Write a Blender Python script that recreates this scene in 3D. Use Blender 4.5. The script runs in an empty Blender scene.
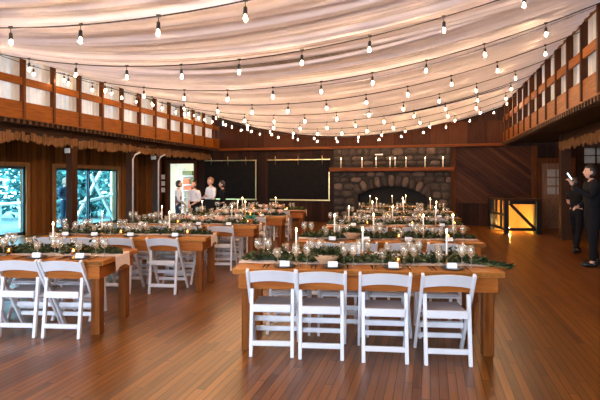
import bpy, bmesh, math, random
from mathutils import Vector, Matrix
random.seed(7)
S = bpy.context.scene
COL = S.collection
PI = math.pi
F, HZ, H = 465.0, 180.0, 1.59            # focal length in pixels (600 wide), horizon row, eye height
TH = math.atan(130/465)                  # yaw of the camera to the left of the room's long axis
CT, ST = math.cos(TH), math.sin(TH)

# ------------------------------------------------------------------ camera
cd = bpy.data.cameras.new('camera'); cam = bpy.data.objects.new('camera', cd); COL.objects.link(cam)
cam.location = (0, 0, H); cam.rotation_euler = (PI/2, 0, TH)
cd.sensor_width = 36; cd.lens = F/600*36; cd.shift_y = -20/600; cd.clip_start = 0.05; cd.clip_end = 200
S.camera = cam
S.view_settings.view_transform = 'Standard'; S.view_settings.look = 'None'
S.view_settings.gamma = 1; S.view_settings.use_curve_mapping = False
S.view_settings.exposure = 0.95
S.cycles.max_bounces = 8; S.cycles.transparent_max_bounces = 24
S.cycles.use_denoising = True
S.cycles.sample_clamp_indirect = 6
S.cycles.caustics_reflective = False; S.cycles.caustics_refractive = False

def rnd(a, b): return random.uniform(a, b)

# ------------------------------------------------------------------ materials
def new_mat(name):
    m = bpy.data.materials.new(name); m.use_nodes = True
    nt = m.node_tree; b = nt.nodes['Principled BSDF']
    return m, nt, b
def rgba(c): return (c[0], c[1], c[2], 1)
def plain(name, c, rough=.5, metal=0, var=.12, scale=8, spec=.5):
    m, nt, b = new_mat(name)
    tc = nt.nodes.new('ShaderNodeTexCoord'); n = nt.nodes.new('ShaderNodeTexNoise'); n.inputs['Scale'].default_value = scale
    n.inputs['Detail'].default_value = 4
    r = nt.nodes.new('ShaderNodeValToRGB')
    r.color_ramp.elements[0].position = .3; r.color_ramp.elements[1].position = .7
    r.color_ramp.elements[0].color = rgba([x*(1-var) for x in c]); r.color_ramp.elements[1].color = rgba([min(1, x*(1+var)) for x in c])
    nt.links.new(tc.outputs['Object'], n.inputs['Vector']); nt.links.new(n.outputs['Fac'], r.inputs['Fac']); nt.links.new(r.outputs['Color'], b.inputs['Base Color'])
    b.inputs['Roughness'].default_value = rough; b.inputs['Metallic'].default_value = metal
    b.inputs['Specular IOR Level'].default_value = spec
    return m
def emit(name, c, s):
    m, nt, b = new_mat(name)
    b.inputs['Base Color'].default_value = rgba(c); b.inputs['Emission Color'].default_value = rgba(c); b.inputs['Emission Strength'].default_value = s
    return m
def math_node(nt, op, a, b=None):
    n = nt.nodes.new('ShaderNodeMath'); n.operation = op
    for i, v in enumerate((a, b)):
        if v is None: continue
        if isinstance(v, (int, float)): n.inputs[i].default_value = v
        else: nt.links.new(v, n.inputs[i])
    return n.outputs[0]
def planks(name, c1, c2, width, rot=(0, 0, 0), gap=.05, gapc=.25, rough=.5, length=None, grain=(40, 40, 2.5), var=.35, spec=.09, rvar=0):
    """boards of a given width: across = X and along = Z after rotating the object coordinates"""
    m, nt, b = new_mat(name); L = nt.links
    tc = nt.nodes.new('ShaderNodeTexCoord'); mp = nt.nodes.new('ShaderNodeMapping'); mp.inputs['Rotation'].default_value = rot
    L.new(tc.outputs['Object'], mp.inputs['Vector'])
    sx = nt.nodes.new('ShaderNodeSeparateXYZ'); L.new(mp.outputs['Vector'], sx.inputs[0])
    p = math_node(nt, 'DIVIDE', sx.outputs['X'], width)
    fl = math_node(nt, 'FLOOR', p); fr = math_node(nt, 'FRACT', p)
    wn = nt.nodes.new('ShaderNodeTexWhiteNoise'); wn.noise_dimensions = '2D'
    cx = nt.nodes.new('ShaderNodeCombineXYZ'); L.new(fl, cx.inputs[0])
    gapm = math_node(nt, 'LESS_THAN', fr, gap)
    if length:
        w1 = nt.nodes.new('ShaderNodeTexWhiteNoise'); w1.noise_dimensions = '1D'; L.new(fl, w1.inputs['W'])
        q = math_node(nt, 'ADD', math_node(nt, 'DIVIDE', sx.outputs['Z'], length), w1.outputs['Value'])
        L.new(math_node(nt, 'FLOOR', q), cx.inputs[1])
        gapm = math_node(nt, 'MAXIMUM', gapm, math_node(nt, 'LESS_THAN', math_node(nt, 'FRACT', q), .004))
    L.new(cx.outputs[0], wn.inputs['Vector'])
    mp2 = nt.nodes.new('ShaderNodeMapping'); mp2.inputs['Scale'].default_value = grain; L.new(mp.outputs['Vector'], mp2.inputs['Vector'])
    ad = nt.nodes.new('ShaderNodeVectorMath'); ad.operation = 'ADD'; L.new(mp2.outputs['Vector'], ad.inputs[0]); L.new(wn.outputs['Color'], ad.inputs[1])
    n = nt.nodes.new('ShaderNodeTexNoise'); n.inputs['Scale'].default_value = 1; n.inputs['Detail'].default_value = 5; n.inputs['Roughness'].default_value = .65
    L.new(ad.outputs[0], n.inputs['Vector'])
    f = math_node(nt, 'ADD', math_node(nt, 'MULTIPLY', wn.outputs['Value'], var), math_node(nt, 'MULTIPLY', n.outputs['Fac'], 1-var))
    r = nt.nodes.new('ShaderNodeValToRGB'); r.color_ramp.elements[0].position = .25; r.color_ramp.elements[1].position = .75
    r.color_ramp.elements[0].color = rgba(c1); r.color_ramp.elements[1].color = rgba(c2); L.new(f, r.inputs['Fac'])
    mx = nt.nodes.new('ShaderNodeMix'); mx.data_type = 'RGBA'; L.new(gapm, mx.inputs['Factor']); L.new(r.outputs['Color'], mx.inputs['A'])
    mx.inputs['B'].default_value = rgba([x*gapc for x in c1]); L.new(mx.outputs['Result'], b.inputs['Base Color'])
    if rvar:
        n2 = nt.nodes.new('ShaderNodeTexNoise'); n2.inputs['Scale'].default_value = 1.3; n2.inputs['Detail'].default_value = 5; L.new(tc.outputs['Object'], n2.inputs['Vector'])
        L.new(math_node(nt, 'ADD', math_node(nt, 'MULTIPLY', n2.outputs['Fac'], rvar), rough-rvar/2), b.inputs['Roughness'])
    else: b.inputs['Roughness'].default_value = rough
    bp = nt.nodes.new('ShaderNodeBump'); bp.inputs['Strength'].default_value = .25; bp.inputs['Distance'].default_value = .004
    L.new(math_node(nt, 'SUBTRACT', math_node(nt, 'MULTIPLY', n.outputs['Fac'], .3), gapm), bp.inputs['Height']); L.new(bp.outputs[0], b.inputs['Normal'])
    b.inputs['Specular IOR Level'].default_value = spec
    return m
def wood(name, c1, c2, axis='x', rough=.5, k=1.0):
    rot = {'x': (0, PI/2, 0), 'y': (PI/2, 0, 0), 'z': (0, 0, 0)}[axis]
    return planks(name, c1, c2, 50.0, rot, gap=-1, rough=rough, grain=(28*k, 28*k, 2.0*k), var=0)
def cloth(name, c, trans=0.0, rough=.9, scale=6, var=.06, stretch=(1, 1, 1)):
    m = plain(name, c, rough, 0, var, scale, .2)
    if stretch != (1, 1, 1):
        nt = m.node_tree; mp = nt.nodes.new('ShaderNodeMapping'); mp.inputs['Scale'].default_value = stretch
        n = [x for x in nt.nodes if x.type == 'TEX_NOISE'][0]; tc = [x for x in nt.nodes if x.type == 'TEX_COORD'][0]
        nt.links.new(tc.outputs['Object'], mp.inputs['Vector']); nt.links.new(mp.outputs['Vector'], n.inputs['Vector'])
    if trans:
        nt = m.node_tree; b = nt.nodes['Principled BSDF']; out = nt.nodes['Material Output']
        t = nt.nodes.new('ShaderNodeBsdfTranslucent'); t.inputs['Color'].default_value = rgba(c)
        mx = nt.nodes.new('ShaderNodeMixShader'); mx.inputs[0].default_value = trans
        nt.links.new(b.outputs[0], mx.inputs[1]); nt.links.new(t.outputs[0], mx.inputs[2]); nt.links.new(mx.outputs[0], out.inputs['Surface'])
    return m
def glass(name, tint=(1, 1, 1), refl=.12, edge=.55, body=.0, bcol=None):
    m, nt, b = new_mat(name); nt.nodes.remove(b); out = nt.nodes['Material Output']
    t = nt.nodes.new('ShaderNodeBsdfTransparent'); t.inputs[0].default_value = rgba(tint)
    g = nt.nodes.new('ShaderNodeBsdfGlossy'); g.inputs['Roughness'].default_value = .06
    lw = nt.nodes.new('ShaderNodeLayerWeight'); lw.inputs['Blend'].default_value = .35
    f = math_node(nt, 'ADD', math_node(nt, 'MULTIPLY', lw.outputs['Facing'], edge), refl)
    mx = nt.nodes.new('ShaderNodeMixShader'); nt.links.new(f, mx.inputs[0]); nt.links.new(t.outputs[0], mx.inputs[1]); nt.links.new(g.outputs[0], mx.inputs[2])
    d = nt.nodes.new('ShaderNodeBsdfDiffuse'); d.inputs[0].default_value = rgba(bcol or tint)
    m2 = nt.nodes.new('ShaderNodeMixShader'); m2.inputs[0].default_value = body; nt.links.new(mx.outputs[0], m2.inputs[1]); nt.links.new(d.outputs[0], m2.inputs[2])
    nt.links.new(m2.outputs[0], out.inputs['Surface'])
    return m

M = {}
M['floor'] = planks('floor boards', (.085, .027, .0045), (.29, .102, .016), .066, (PI/2, 0, 0), gap=.085, gapc=.10, rough=.31, length=1.9, grain=(30, 8, 1.6), var=.36, spec=.5)
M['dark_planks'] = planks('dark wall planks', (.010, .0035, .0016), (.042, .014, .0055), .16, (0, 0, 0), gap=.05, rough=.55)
M['roof'] = planks('pale roof boards', (.42, .33, .25), (.62, .52, .42), .16, (PI/2, 0, 0), gap=.05, rough=.6)
M['side_planks'] = planks('side wall planks', (.055, .018, .004), (.28, .105, .024), .17, (0, 0, PI/2), gap=.05, rough=.55)
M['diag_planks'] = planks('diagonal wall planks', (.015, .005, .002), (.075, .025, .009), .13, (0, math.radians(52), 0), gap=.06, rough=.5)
M['band'] = planks('back band', (.020, .0052, .0013), (.07, .019, .0045), .62, (0, 0, 0), gap=.015, rough=.5)
M['fascia'] = wood('orange stained fascia', (.10, .027, .003), (.28, .09, .012), 'y', .5)
M['post'] = wood('dark post wood', (.022, .008, .003), (.075, .024, .008), 'z', .55)
M['post_orange'] = wood('brown post wood', (.045, .012, .003), (.14, .04, .008), 'z', .55)
M['frame_wood'] = wood('pale brown frame wood', (.22, .10, .035), (.42, .2, .075), 'z', .5)
M['beam'] = wood('dark beam wood', (.025, .012, .007), (.075, .034, .018), 'y', .6)
M['bark'] = wood('bark slab', (.09, .04, .016), (.30, .145, .06), 'z', .8, .8)
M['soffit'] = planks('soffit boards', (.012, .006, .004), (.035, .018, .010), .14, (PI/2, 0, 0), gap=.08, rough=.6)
M['table'] = planks('table boards', (.28, .09, .015), (.60, .24, .052), .14, (0, PI/2, PI/2), gap=.03, rough=.4, grain=(26, 26, 1.6))
M['apron'] = wood('table apron wood', (.20, .055, .009), (.46, .145, .026), 'x', .45)
M['apron_end'] = wood('table apron end wood', (.20, .055, .009), (.46, .145, .026), 'y', .45)
M['leg'] = wood('table leg wood', (.095, .025, .0045), (.26, .08, .015), 'z', .45)
M['chair'] = plain('white resin', (.73, .73, .75), .38, var=.03)
M['seat'] = plain('shaded white vinyl seat', (.50, .44, .45), .45, var=.05)  # white seat with its shade put into the colour, darker than the frame
M['runner'] = cloth('blush linen', (.80, .68, .62), 0, .9, 30)
M['leaf'] = plain('garland leaf', (.020, .031, .006), .6, var=.5, scale=14, spec=.25)
M['leaf2'] = plain('sage leaf', (.10, .10, .035), .6, var=.4, scale=14, spec=.25)
M['rose'] = plain('peach rose', (.85, .48, .34), .7, var=.25, scale=40)
M['cream'] = plain('cream rose', (.85, .74, .62), .7, var=.15, scale=40)
M['glass'] = glass('warm-lit clear glass', (.98, .97, .95), .07, .40, .09, (1, .80, .52))  # warm diffuse body colour paints in warm light refracted by the glass
M['pane'] = glass('window pane', (.62, .88, .92), .03, .15)
M['wax'] = plain('ivory wax', (.85, .78, .66), .4, var=.04)
M['brass'] = plain('brass', (.55, .36, .13), .3, 1, .1)
M['gold'] = plain('gilded trim', (.80, .58, .26), .28, 1, .1)
M['flame'] = emit('candle flame', (1, .62, .25), 28)
M['votive'] = glass('amber votive glass', (1, .72, .36), .12, .5)
M['card'] = plain('white card', (.86, .85, .84), .6, var=.02)
M['ink'] = plain('dark ink', (.05, .04, .04), .6)
M['slate'] = plain('dark plate glaze', (.028, .026, .026), .3, var=.2)
M['napkin'] = cloth('grey napkin', (.20, .18, .18))
M['steel'] = plain('cutlery', (.25, .20, .17), .25, 1)
M['bowl'] = wood('pale bowl wood', (.45, .23, .11), (.72, .44, .25), 'x', .5)
M['drape'] = cloth('sheer ceiling drape', (.90, .87, .95), .34, .9, 1.0, .05, (.35, 14, 1))
M['curtain'] = cloth('white gathered curtain', (.74, .70, .64), .40, .9, 5, .12)
M['wire'] = plain('black cable', (.012, .011, .011), .5)
M['socket'] = plain('black socket', (.015, .013, .013), .4)
M['bulb'] = emit('bulb glow', (1, .68, .43), 520)
M['bulb_glass'] = glass('amber bulb glass', (1, .90, .74), .04, .12)
nt_ = M['bulb_glass'].node_tree
for n_ in nt_.nodes:
    if n_.type == 'BSDF_DIFFUSE': DIF = n_
tr_ = nt_.nodes.new('ShaderNodeBsdfTranslucent'); tr_.inputs[0].default_value = (1, .72, .42, 1)
l_ = DIF.outputs[0].links[0]; sk_ = l_.to_socket; l_.to_node.inputs[0].default_value = .02; nt_.links.new(tr_.outputs[0], sk_)
M['stone'] = plain('fieldstone', (.032, .019, .0135), .8, var=.45, scale=3)
M['stone2'] = plain('warm fieldstone', (.085, .053, .039), .8, var=.35, scale=4)
M['mortar'] = plain('dark mortar', (.018, .013, .010), .9)
M['soot'] = plain('soot', (.010, .009, .008), .95)
M['mantel'] = wood('mantel wood', (.07, .017, .003), (.18, .048, .008), 'x', .5)
M['board'] = plain('black board', (.007, .0055, .005), .7, var=.3, spec=.08)
M['black_metal'] = plain('black metal', (.012, .014, .016), .4, .4)
M['alu'] = plain('teal grey frame', (.02, .06, .08), .4)
M['white_pipe'] = plain('white pipe', (.62, .60, .58), .5)
M['white_box'] = plain('grey white box', (.55, .54, .55), .5)
M['door'] = wood('panel door wood', (.10, .05, .03), (.24, .125, .075), 'z', .5)
M['kitchen'] = plain('cream kitchen paint', (.74, .72, .52), .7, var=.06)
M['steelshelf'] = plain('shelf metal', (.45, .45, .42), .4, .6)
M['red'] = plain('red orange box', (.75, .16, .05), .6)
M['green_box'] = plain('olive box', (.12, .16, .06), .6)
M['yellow_ply'] = planks('yellow plywood', (.55, .27, .055), (.80, .45, .12), .42, (0, 0, 0), gap=.012, rough=.5)
M['skin'] = plain('skin', (.60, .34, .24), .5, var=.05)
M['lip'] = plain('lip', (.42, .16, .13), .5)
M['eye'] = plain('eye', (.03, .02, .02), .2)
M['hair_dark'] = plain('dark hair', (.02, .013, .01), .5, var=.3, scale=60)
M['hair_red'] = plain('light brown hair', (.30, .15, .085), .5, var=.3, scale=60)
M['white_shirt'] = cloth('white shirt', (.76, .74, .76))
M['black_cloth'] = cloth('black cloth', (.006, .006, .008))
M['charcoal'] = cloth('charcoal vest', (.15, .11, .10))
M['navy'] = cloth('navy trousers', (.022, .042, .075))
M['shoe'] = plain('black shoe', (.012, .012, .013), .3)
M['screen'] = emit('phone screen', (.75, .9, 1), 1.3)
M['grass'] = plain('outdoor ground', (.20, .28, .28), .9, var=.3, scale=1)
M['tree'] = plain('outdoor foliage', (.12, .30, .29), .8, var=.6, scale=3)
M['bark_grey'] = plain('grey trunk', (.22, .2, .18), .9)
M['pot'] = plain('terracotta pot', (.42, .14, .05), .6)
M['succulent'] = plain('blue green plant', (.04, .26, .15), .5, var=.3)
M['white_wood'] = plain('white outdoor timber', (.85, .87, .88), .6)

# ------------------------------------------------------------------ mesh helpers
class MB:
    def __init__(s): s.v = []; s.f = []; s.mi = []; s.sm = []
    def add(s, vs, fs, mi=0, smooth=False):
        o = len(s.v); s.v += [tuple(v) for v in vs]
        for f in fs: s.f.append([i+o for i in f]); s.mi.append(mi); s.sm.append(smooth)
    def box(s, a, b, mi=0, bev=0.0, mat=None):
        x0, y0, z0 = a; x1, y1, z1 = b
        if x0 > x1: x0, x1 = x1, x0
        if y0 > y1: y0, y1 = y1, y0
        if z0 > z1: z0, z1 = z1, z0
        bm = bmesh.new()
        vs = [bm.verts.new(p) for p in ((x0, y0, z0), (x1, y0, z0), (x1, y1, z0), (x0, y1, z0), (x0, y0, z1), (x1, y0, z1), (x1, y1, z1), (x0, y1, z1))]
        for q in ((3, 2, 1, 0), (4, 5, 6, 7), (0, 1, 5, 4), (1, 2, 6, 5), (2, 3, 7, 6), (3, 0, 4, 7)): bm.faces.new([vs[i] for i in q])
        if bev: bmesh.ops.bevel(bm, geom=bm.edges[:], offset=bev, segments=2, affect='EDGES', profile=.5)
        bm.verts.index_update()
        V = [v.co.copy() for v in bm.verts]
        if mat is not None: V = [mat @ v for v in V]
        s.add(V, [[v.index for v in f.verts] for f in bm.faces], mi)
        bm.free(); return s
    def bar(s, p, q, w, d, mi=0, bev=0.0, up=(0, 0, 1)):
        """rectangular bar from p to q; w along side axis, d along the other"""
        p, q = Vector(p), Vector(q); z = (q-p).normalized(); u = Vector(up)
        if abs(z.dot(u)) > .98: u = Vector((0, 1, 0))
        x = u.cross(z).normalized(); y = z.cross(x)
        m = Matrix((x, y, z)).transposed().to_4x4(); m.translation = p
        return s.box((-w/2, -d/2, 0), (w/2, d/2, (q-p).length), mi, bev, m)
    def tube(s, pts, r, n=8, mi=0, cap=True, smooth=True):
        pts = [Vector(p) for p in pts]; rs = r if isinstance(r, (list, tuple)) else [r]*len(pts)
        vs = []; fs = []
        for i, p in enumerate(pts):
            t = (pts[min(i+1, len(pts)-1)]-pts[max(i-1, 0)]).normalized()
            u = Vector((0, 0, 1)) if abs(t.z) < .95 else Vector((0, 1, 0))
            x = u.cross(t).normalized(); y = t.cross(x)
            for k in range(n): a = 2*PI*k/n; vs.append(p+(x*math.cos(a)+y*math.sin(a))*rs[i])
        for i in range(len(pts)-1):
            for k in range(n): fs.append((i*n+k, i*n+(k+1) % n, (i+1)*n+(k+1) % n, (i+1)*n+k))
        if cap: fs += [tuple(range(n-1, -1, -1)), tuple(range((len(pts)-1)*n, len(pts)*n))]
        s.add(vs, fs, mi, smooth); return s
    def lathe(s, prof, n=16, c=(0, 0, 0), mi=0, smooth=True):
        vs = []; fs = []
        for r, z in prof:
            for k in range(n): a = 2*PI*k/n; vs.append((c[0]+r*math.cos(a), c[1]+r*math.sin(a), c[2]+z))
        for i in range(len(prof)-1):
            for k in range(n): fs.append((i*n+k, i*n+(k+1) % n, (i+1)*n+(k+1) % n, (i+1)*n+k))
        s.add(vs, fs, mi, smooth); return s
    def ball(s, c, r, n=8, mi=0, jit=0):
        rx, ry, rz = r if isinstance(r, (list, tuple)) else (r, r, r)
        vs = []; fs = []
        for i in range(n+1):
            a = PI*i/n
            for k in range(2*n):
                b = PI*k/n; j = 1+rnd(-jit, jit)
                vs.append((c[0]+rx*j*math.sin(a)*math.cos(b), c[1]+ry*j*math.sin(a)*math.sin(b), c[2]-rz*j*math.cos(a)))
        for i in range(n):
            for k in range(2*n): fs.append((i*2*n+k, i*2*n+(k+1) % (2*n), (i+1)*2*n+(k+1) % (2*n), (i+1)*2*n+k))
        s.add(vs, fs, mi, True); return s
    def leaf(s, p, d, l, w, mi=0):
        p = Vector(p); d = Vector(d).normalized(); u = Vector((rnd(-1, 1), rnd(-1, 1), rnd(-1, 1)))
        x = d.cross(u)
        x = x.normalized() if x.length > 1e-4 else Vector((1, 0, 0))
        n = x.cross(d)
        vs = [p, p+d*l*.45+x*w/2+n*w*.18, p+d*l*.45-x*w/2+n*w*.18, p+d*l-n*w*.15, p+d*l*.45]
        s.add(vs, [(0, 1, 4), (0, 4, 2), (4, 1, 3), (2, 4, 3)], mi); return s
    def mesh(s, name, mats):
        me = bpy.data.meshes.new(name); me.from_pydata([tuple(v) for v in s.v], [], s.f)
        for m in (mats if isinstance(mats, (list, tuple)) else [mats]): me.materials.append(m)
        me.polygons.foreach_set('material_index', s.mi); me.polygons.foreach_set('use_smooth', s.sm); me.update()
        return me
    def build(s, name, mats, parent=None):
        return link(name, s.mesh(name, mats), parent)
def link(name, me, parent=None):
    o = bpy.data.objects.new(name, me); COL.objects.link(o)
    if parent is not None: o.parent = parent
    return o
def tag(o, label=None, cat=None, group=None, kind=None):
    if label: o['label'] = label
    if cat: o['category'] = cat
    if group: o['group'] = group
    if kind: o['kind'] = kind
    return o
def thing(name, label, cat, loc=(0, 0, 0), rz=0, group=None):
    o = bpy.data.objects.new(name, None); COL.objects.link(o); o.empty_display_size = .1
    o.location = loc; o.rotation_euler = (0, 0, rz); return tag(o, label, cat, group)
KIDS = {}
def dup(o, parent=None):
    c = o.copy(); COL.objects.link(c)
    if parent is not None: c.parent = parent
    for k in [x for x in COL.objects if x.parent is o] if o not in KIDS else KIDS[o]:
        dup(k, c)
    return c
def proto(o):
    """remember the tree of a prototype so that copying does not search the scene"""
    def walk(x):
        KIDS[x] = [c for c in ALL() if c.parent is x]
        for c in KIDS[x]: walk(c)
    walk(o); return o
def ALL(): return list(COL.objects)
def struct(o): o['kind'] = 'structure'; return o
def sbox(name, a, b, m, bev=0): return struct(MB().box(a, b, 0, bev).build(name, m))

# ------------------------------------------------------------------ room shell
XL, XR, YB, YF, ZC = -11.1, 6.0, 17.2, -5.0, 5.0      # walls, back, front (behind the camera), ceiling
BL, BR, ZB = -8.05, 2.37, 2.80                        # balcony fronts, underside
struct(MB().box((XL-.3, YF-.3, -.2), (XR+.3, YB+.3, 0)).build('floor', M['floor']))
sbox('ceiling', (XL-.2, YF-.2, ZC), (XR+.2, YB+.2, ZC+.15), M['roof'])

# left wall with two sliding door openings below and a window band upstairs
W1 = (8.0, 10.65); W2 = (11.75, 14.7); HD = 1.97
b = MB()
T = XL-.18
for y0, y1 in ((YF, 0.6), (3.2, W1[0]), (W1[1], W2[0]), (W2[1], YB)): b.box((T, y0, 0), (XL, y1, 2.9))
for y0, y1 in ((.6, 3.2), W1, W2): b.box((T, y0, HD), (XL, y1, 2.9))
b.box((T, YF, 2.9), (XL, YB, 3.1)); b.box((T, YF, 4.4), (XL, YB, ZC))
y = YF
while y < YB:
    b.box((T, y, 3.1), (XL, min(y+.25, YB), 4.4)); y += 1.85
struct(b.build('wall_left', M['side_planks']))
b = MB(); T = XR+.18
b.box((XR, YF, 0), (T, YB, 3.1)); b.box((XR, YF, 4.4), (T, YB, ZC)); y = YF
while y < YB:
    b.box((XR, y, 3.1), (T, min(y+.25, YB), 4.4)); y += 1.85
struct(b.build('wall_right', M['side_planks']))
# front wall behind the camera: tall windows
b = MB()
b.box((XL, YF-.18, 0), (XR, YF, .5)); b.box((XL, YF-.18, 4.2), (XR, YF, ZC))
for x0, x1 in ((XL, -8.6), (-5.4, -4.6), (-1.4, -.6), (2.6, XR)): b.box((x0, YF-.18, .5), (x1, YF, 4.2))
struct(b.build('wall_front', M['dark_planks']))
# back wall with the kitchen doorway
DX0, DX1, DH = -10.52, -9.32, 2.27
b = MB(); T = YB+.18
b.box((XL, YB, 0), (DX0, T, ZC)); b.box((DX1, YB, 0), (XR, T, ZC)); b.box((DX0, YB, DH), (DX1, T, ZC))
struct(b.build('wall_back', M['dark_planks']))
# back band (front of the rear balcony)
b = MB(); b.box((BL-.1, YB-.28, 2.83), (BR+.1, YB, 3.6)); struct(b.build('trim_1', M['band']))
b = MB(); b.box((BL-.1, YB-.34, 2.74), (BR+.1, YB-.0, 2.83), 0, .008)
struct(b.build('trim_2', M['mantel']))
# diagonal plank wall right of the fireplace, with low wainscot
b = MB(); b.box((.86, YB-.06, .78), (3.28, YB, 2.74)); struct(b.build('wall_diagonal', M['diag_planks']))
b = MB(); b.box((.86, YB-.09, 0), (3.28, YB, .74)); b.box((.86, YB-.12, .74), (3.28, YB, .80), 0, .006)
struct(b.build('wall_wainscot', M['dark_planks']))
b = MB(); b.box((3.28, YB-.12, 0), (3.45, YB, 2.74), 0, .01); b.box((.70, YB-.12, 0), (.86, YB, 2.74), 0, .01)
struct(b.build('trim_3', M['post_orange']))

# balconies ---------------------------------------------------------
PITCH = .795
def balcony(side, x, y0, y1, sgn, name_n):
    """x is the face towards the hall, sgn points away from the hall"""
    b = MB(); b.box((x, y0, ZB+.04), (x+sgn*.05, y1, ZB+.40), 0, .006)
    b.box((x+sgn*.0, y0, 3.54), (x+sgn*.045, y1, 3.70), 0, .006); b.box((x, y0, 4.14), (x+sgn*.06, y1, 4.28), 0, .006)
    struct(b.build('trim_%d' % name_n, M['fascia']))
    b = MB(); k = 0
    y = y0+.35
    while y < y1:
        b.box((x-sgn*.03, y-.032, ZB+.06), (x+sgn*.08, y+.032, 4.6), 0, .006); y += PITCH
    struct(b.build('trim_%d' % (name_n+1), M['post_orange' if sgn < 0 else 'post']))
    # joist ends and the deck
    b = MB(); y = y0
    while y < y1: b.box((x-sgn*.02, y, ZB-.055), (x+sgn*.12, y+.075, ZB+.03)); y += .15
    struct(b.build('trim_%d' % (name_n+2), M['beam']))
    xe = XL if sgn < 0 else XR
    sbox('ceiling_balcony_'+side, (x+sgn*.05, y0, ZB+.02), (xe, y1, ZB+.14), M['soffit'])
balcony('left', BL, -3.0, YB-.28, -1, 4)
balcony('right', BR, -3.0, YB-.28, 1, 7)
# curtains behind the balcony rails: one gathered curtain for each bay
def curtain_mesh(w, z0, z1, seed):
    r = random.Random(seed); n = 46; b = MB(); vs = []; fs = []
    ph = [r.uniform(0, 6) for _ in range(3)]
    for j in range(5):
        t = j/4
        for i in range(n+1):
            s = i/n; a = s*w
            d = .030*math.sin(a*48+ph[0]+t*.8)+.020*math.sin(a*79+ph[1]-t*.6)+.014*math.sin(a*19+ph[2]+t)
            vs.append((d, -w/2+a, z0+(z1-z0)*t))
    for j in range(4):
        for i in range(n): q = j*(n+1)+i; fs.append((q, q+1, q+n+2, q+n+1))
    b.add(vs, fs, 0, True); return b.mesh('curtain', M['curtain'])
cm = [curtain_mesh(PITCH+.30, ZB+.3, 4.25, k) for k in range(4)]
ORD = ['nearest', 'second nearest', 'third nearest', 'fourth nearest', 'fifth nearest', 'sixth nearest', 'seventh nearest', 'eighth nearest', 'ninth nearest', 'tenth nearest', 'eleventh nearest', 'twelfth nearest', 'thirteenth nearest', 'fourteenth nearest', 'fifteenth nearest']
for side, x, sgn, ymin in (('left', BL, -1, 6.3), ('right', BR, 1, 5.2)):
    y = -3+.35+PITCH/2; k = 0
    while y < YB-.5:
        if y > ymin:
            o = link('balcony_curtain', cm[k % 4]); o.location = (x+sgn*(.15+.11*(k % 2)), y, 0)
            tag(o, 'white gathered curtain behind the %s balcony rail, bay %s to the camera' % (side, ORD[k]), 'curtain', 'curtains behind the %s balcony rail' % side); k += 1
        y += PITCH

# posts under the balconies ------------------------------------------
def post_thing(x, y, label, w=.24, white=True, mat='post'):
    t = thing('support_post', label, 'post', (x, y, 0), 0, 'posts carrying the balconies')
    MB().box((-w/2, -w/2, 0), (w/2, w/2, ZB+.02), 0, .012).build('shaft', M[mat], t)
    if white:
        MB().box((-w/2-.02, -w/2-.03, 2.26), (w/2-.06, -w/2+.08, 2.38), 0, .01).build('cap_box', M['white_box'], t)
    return t
PX = -8.65
post_thing(PX, 9.69, 'thick dark post with pale box near its top, between the two glass doors', .19)
for y, lab in ((12.1, 'dark post with white downpipe right of the second glass door'), (13.45, 'dark post with white bent pipe and pale box left of the kitchen doorway')):
    t = post_thing(PX, y, lab, .22, y > 13)
    MB().tube([(.17, -.16, 0), (.17, -.16, 2.2), (.2, -.1, 2.34), (.34, -.05, 2.42)], .022, 10).build('downpipe', M['white_pipe'], t)
for y in (7.4, 5.1): post_thing(PX, y, 'dark post under the left balcony outside the left edge of the picture', .24)
post_thing(3.49, 13.95, 'tall black square post under the right balcony beside the two guests', .24, False, 'beam')
post_thing(3.49, 5.6, 'near post under the right balcony outside the right edge of the picture', .24, False, 'beam')
# beam along the post line and the ragged bark valance hanging on it
for side, x, y0, y1, n in (('left', PX, -2, YB-.1, 10), ('right', 3.49, -2, 14.05, 12)):
    sbox('trim_%d' % n, (x-.09, y0, 2.62), (x+.09, y1, ZB+.02), M['beam'], .01)
    r = random.Random(n); b = MB(); y = y0; sg = 1 if side == 'left' else -1
    while y < y1-.1:
        w = r.uniform(.07, .17); zt = 2.61+r.uniform(-.03, .04); zb = 2.41+r.uniform(-.05, .05)
        xx = x+sg*(.10+r.uniform(0, .012)); th = .025
        zm = (zt+zb)/2; j = [r.uniform(-.012, .012) for _ in range(6)]
        vs = []
        for dx in (0, sg*th):
            vs += [(xx+dx, y+j[0], zb+r.uniform(0, .05)), (xx+dx, y+w*.5, zb-.02), (xx+dx, y+w+j[1], zb+r.uniform(0, .05)), (xx+dx, y+w+j[2], zm), (xx+dx, y+w+j[3], zt-r.uniform(0, .03)), (xx+dx, y+w*.5, zt), (xx+dx, y+j[4], zt-r.uniform(0, .03)), (xx+dx, y+j[5], zm)]
        fs = [(0, 1, 2, 3, 4, 5, 6, 7), (15, 14, 13, 12, 11, 10, 9, 8)]+[(i, i+8, (i+1) % 8+8, (i+1) % 8) for i in range(8)]
        b.add(vs, fs); y += w+r.uniform(-.01, .02)
    o = b.build('bark_valance', M['bark'])
    tag(o, 'ragged bark slab valance hanging under the %s balcony' % side, 'valance', 'bark valances under the balconies')

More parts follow.
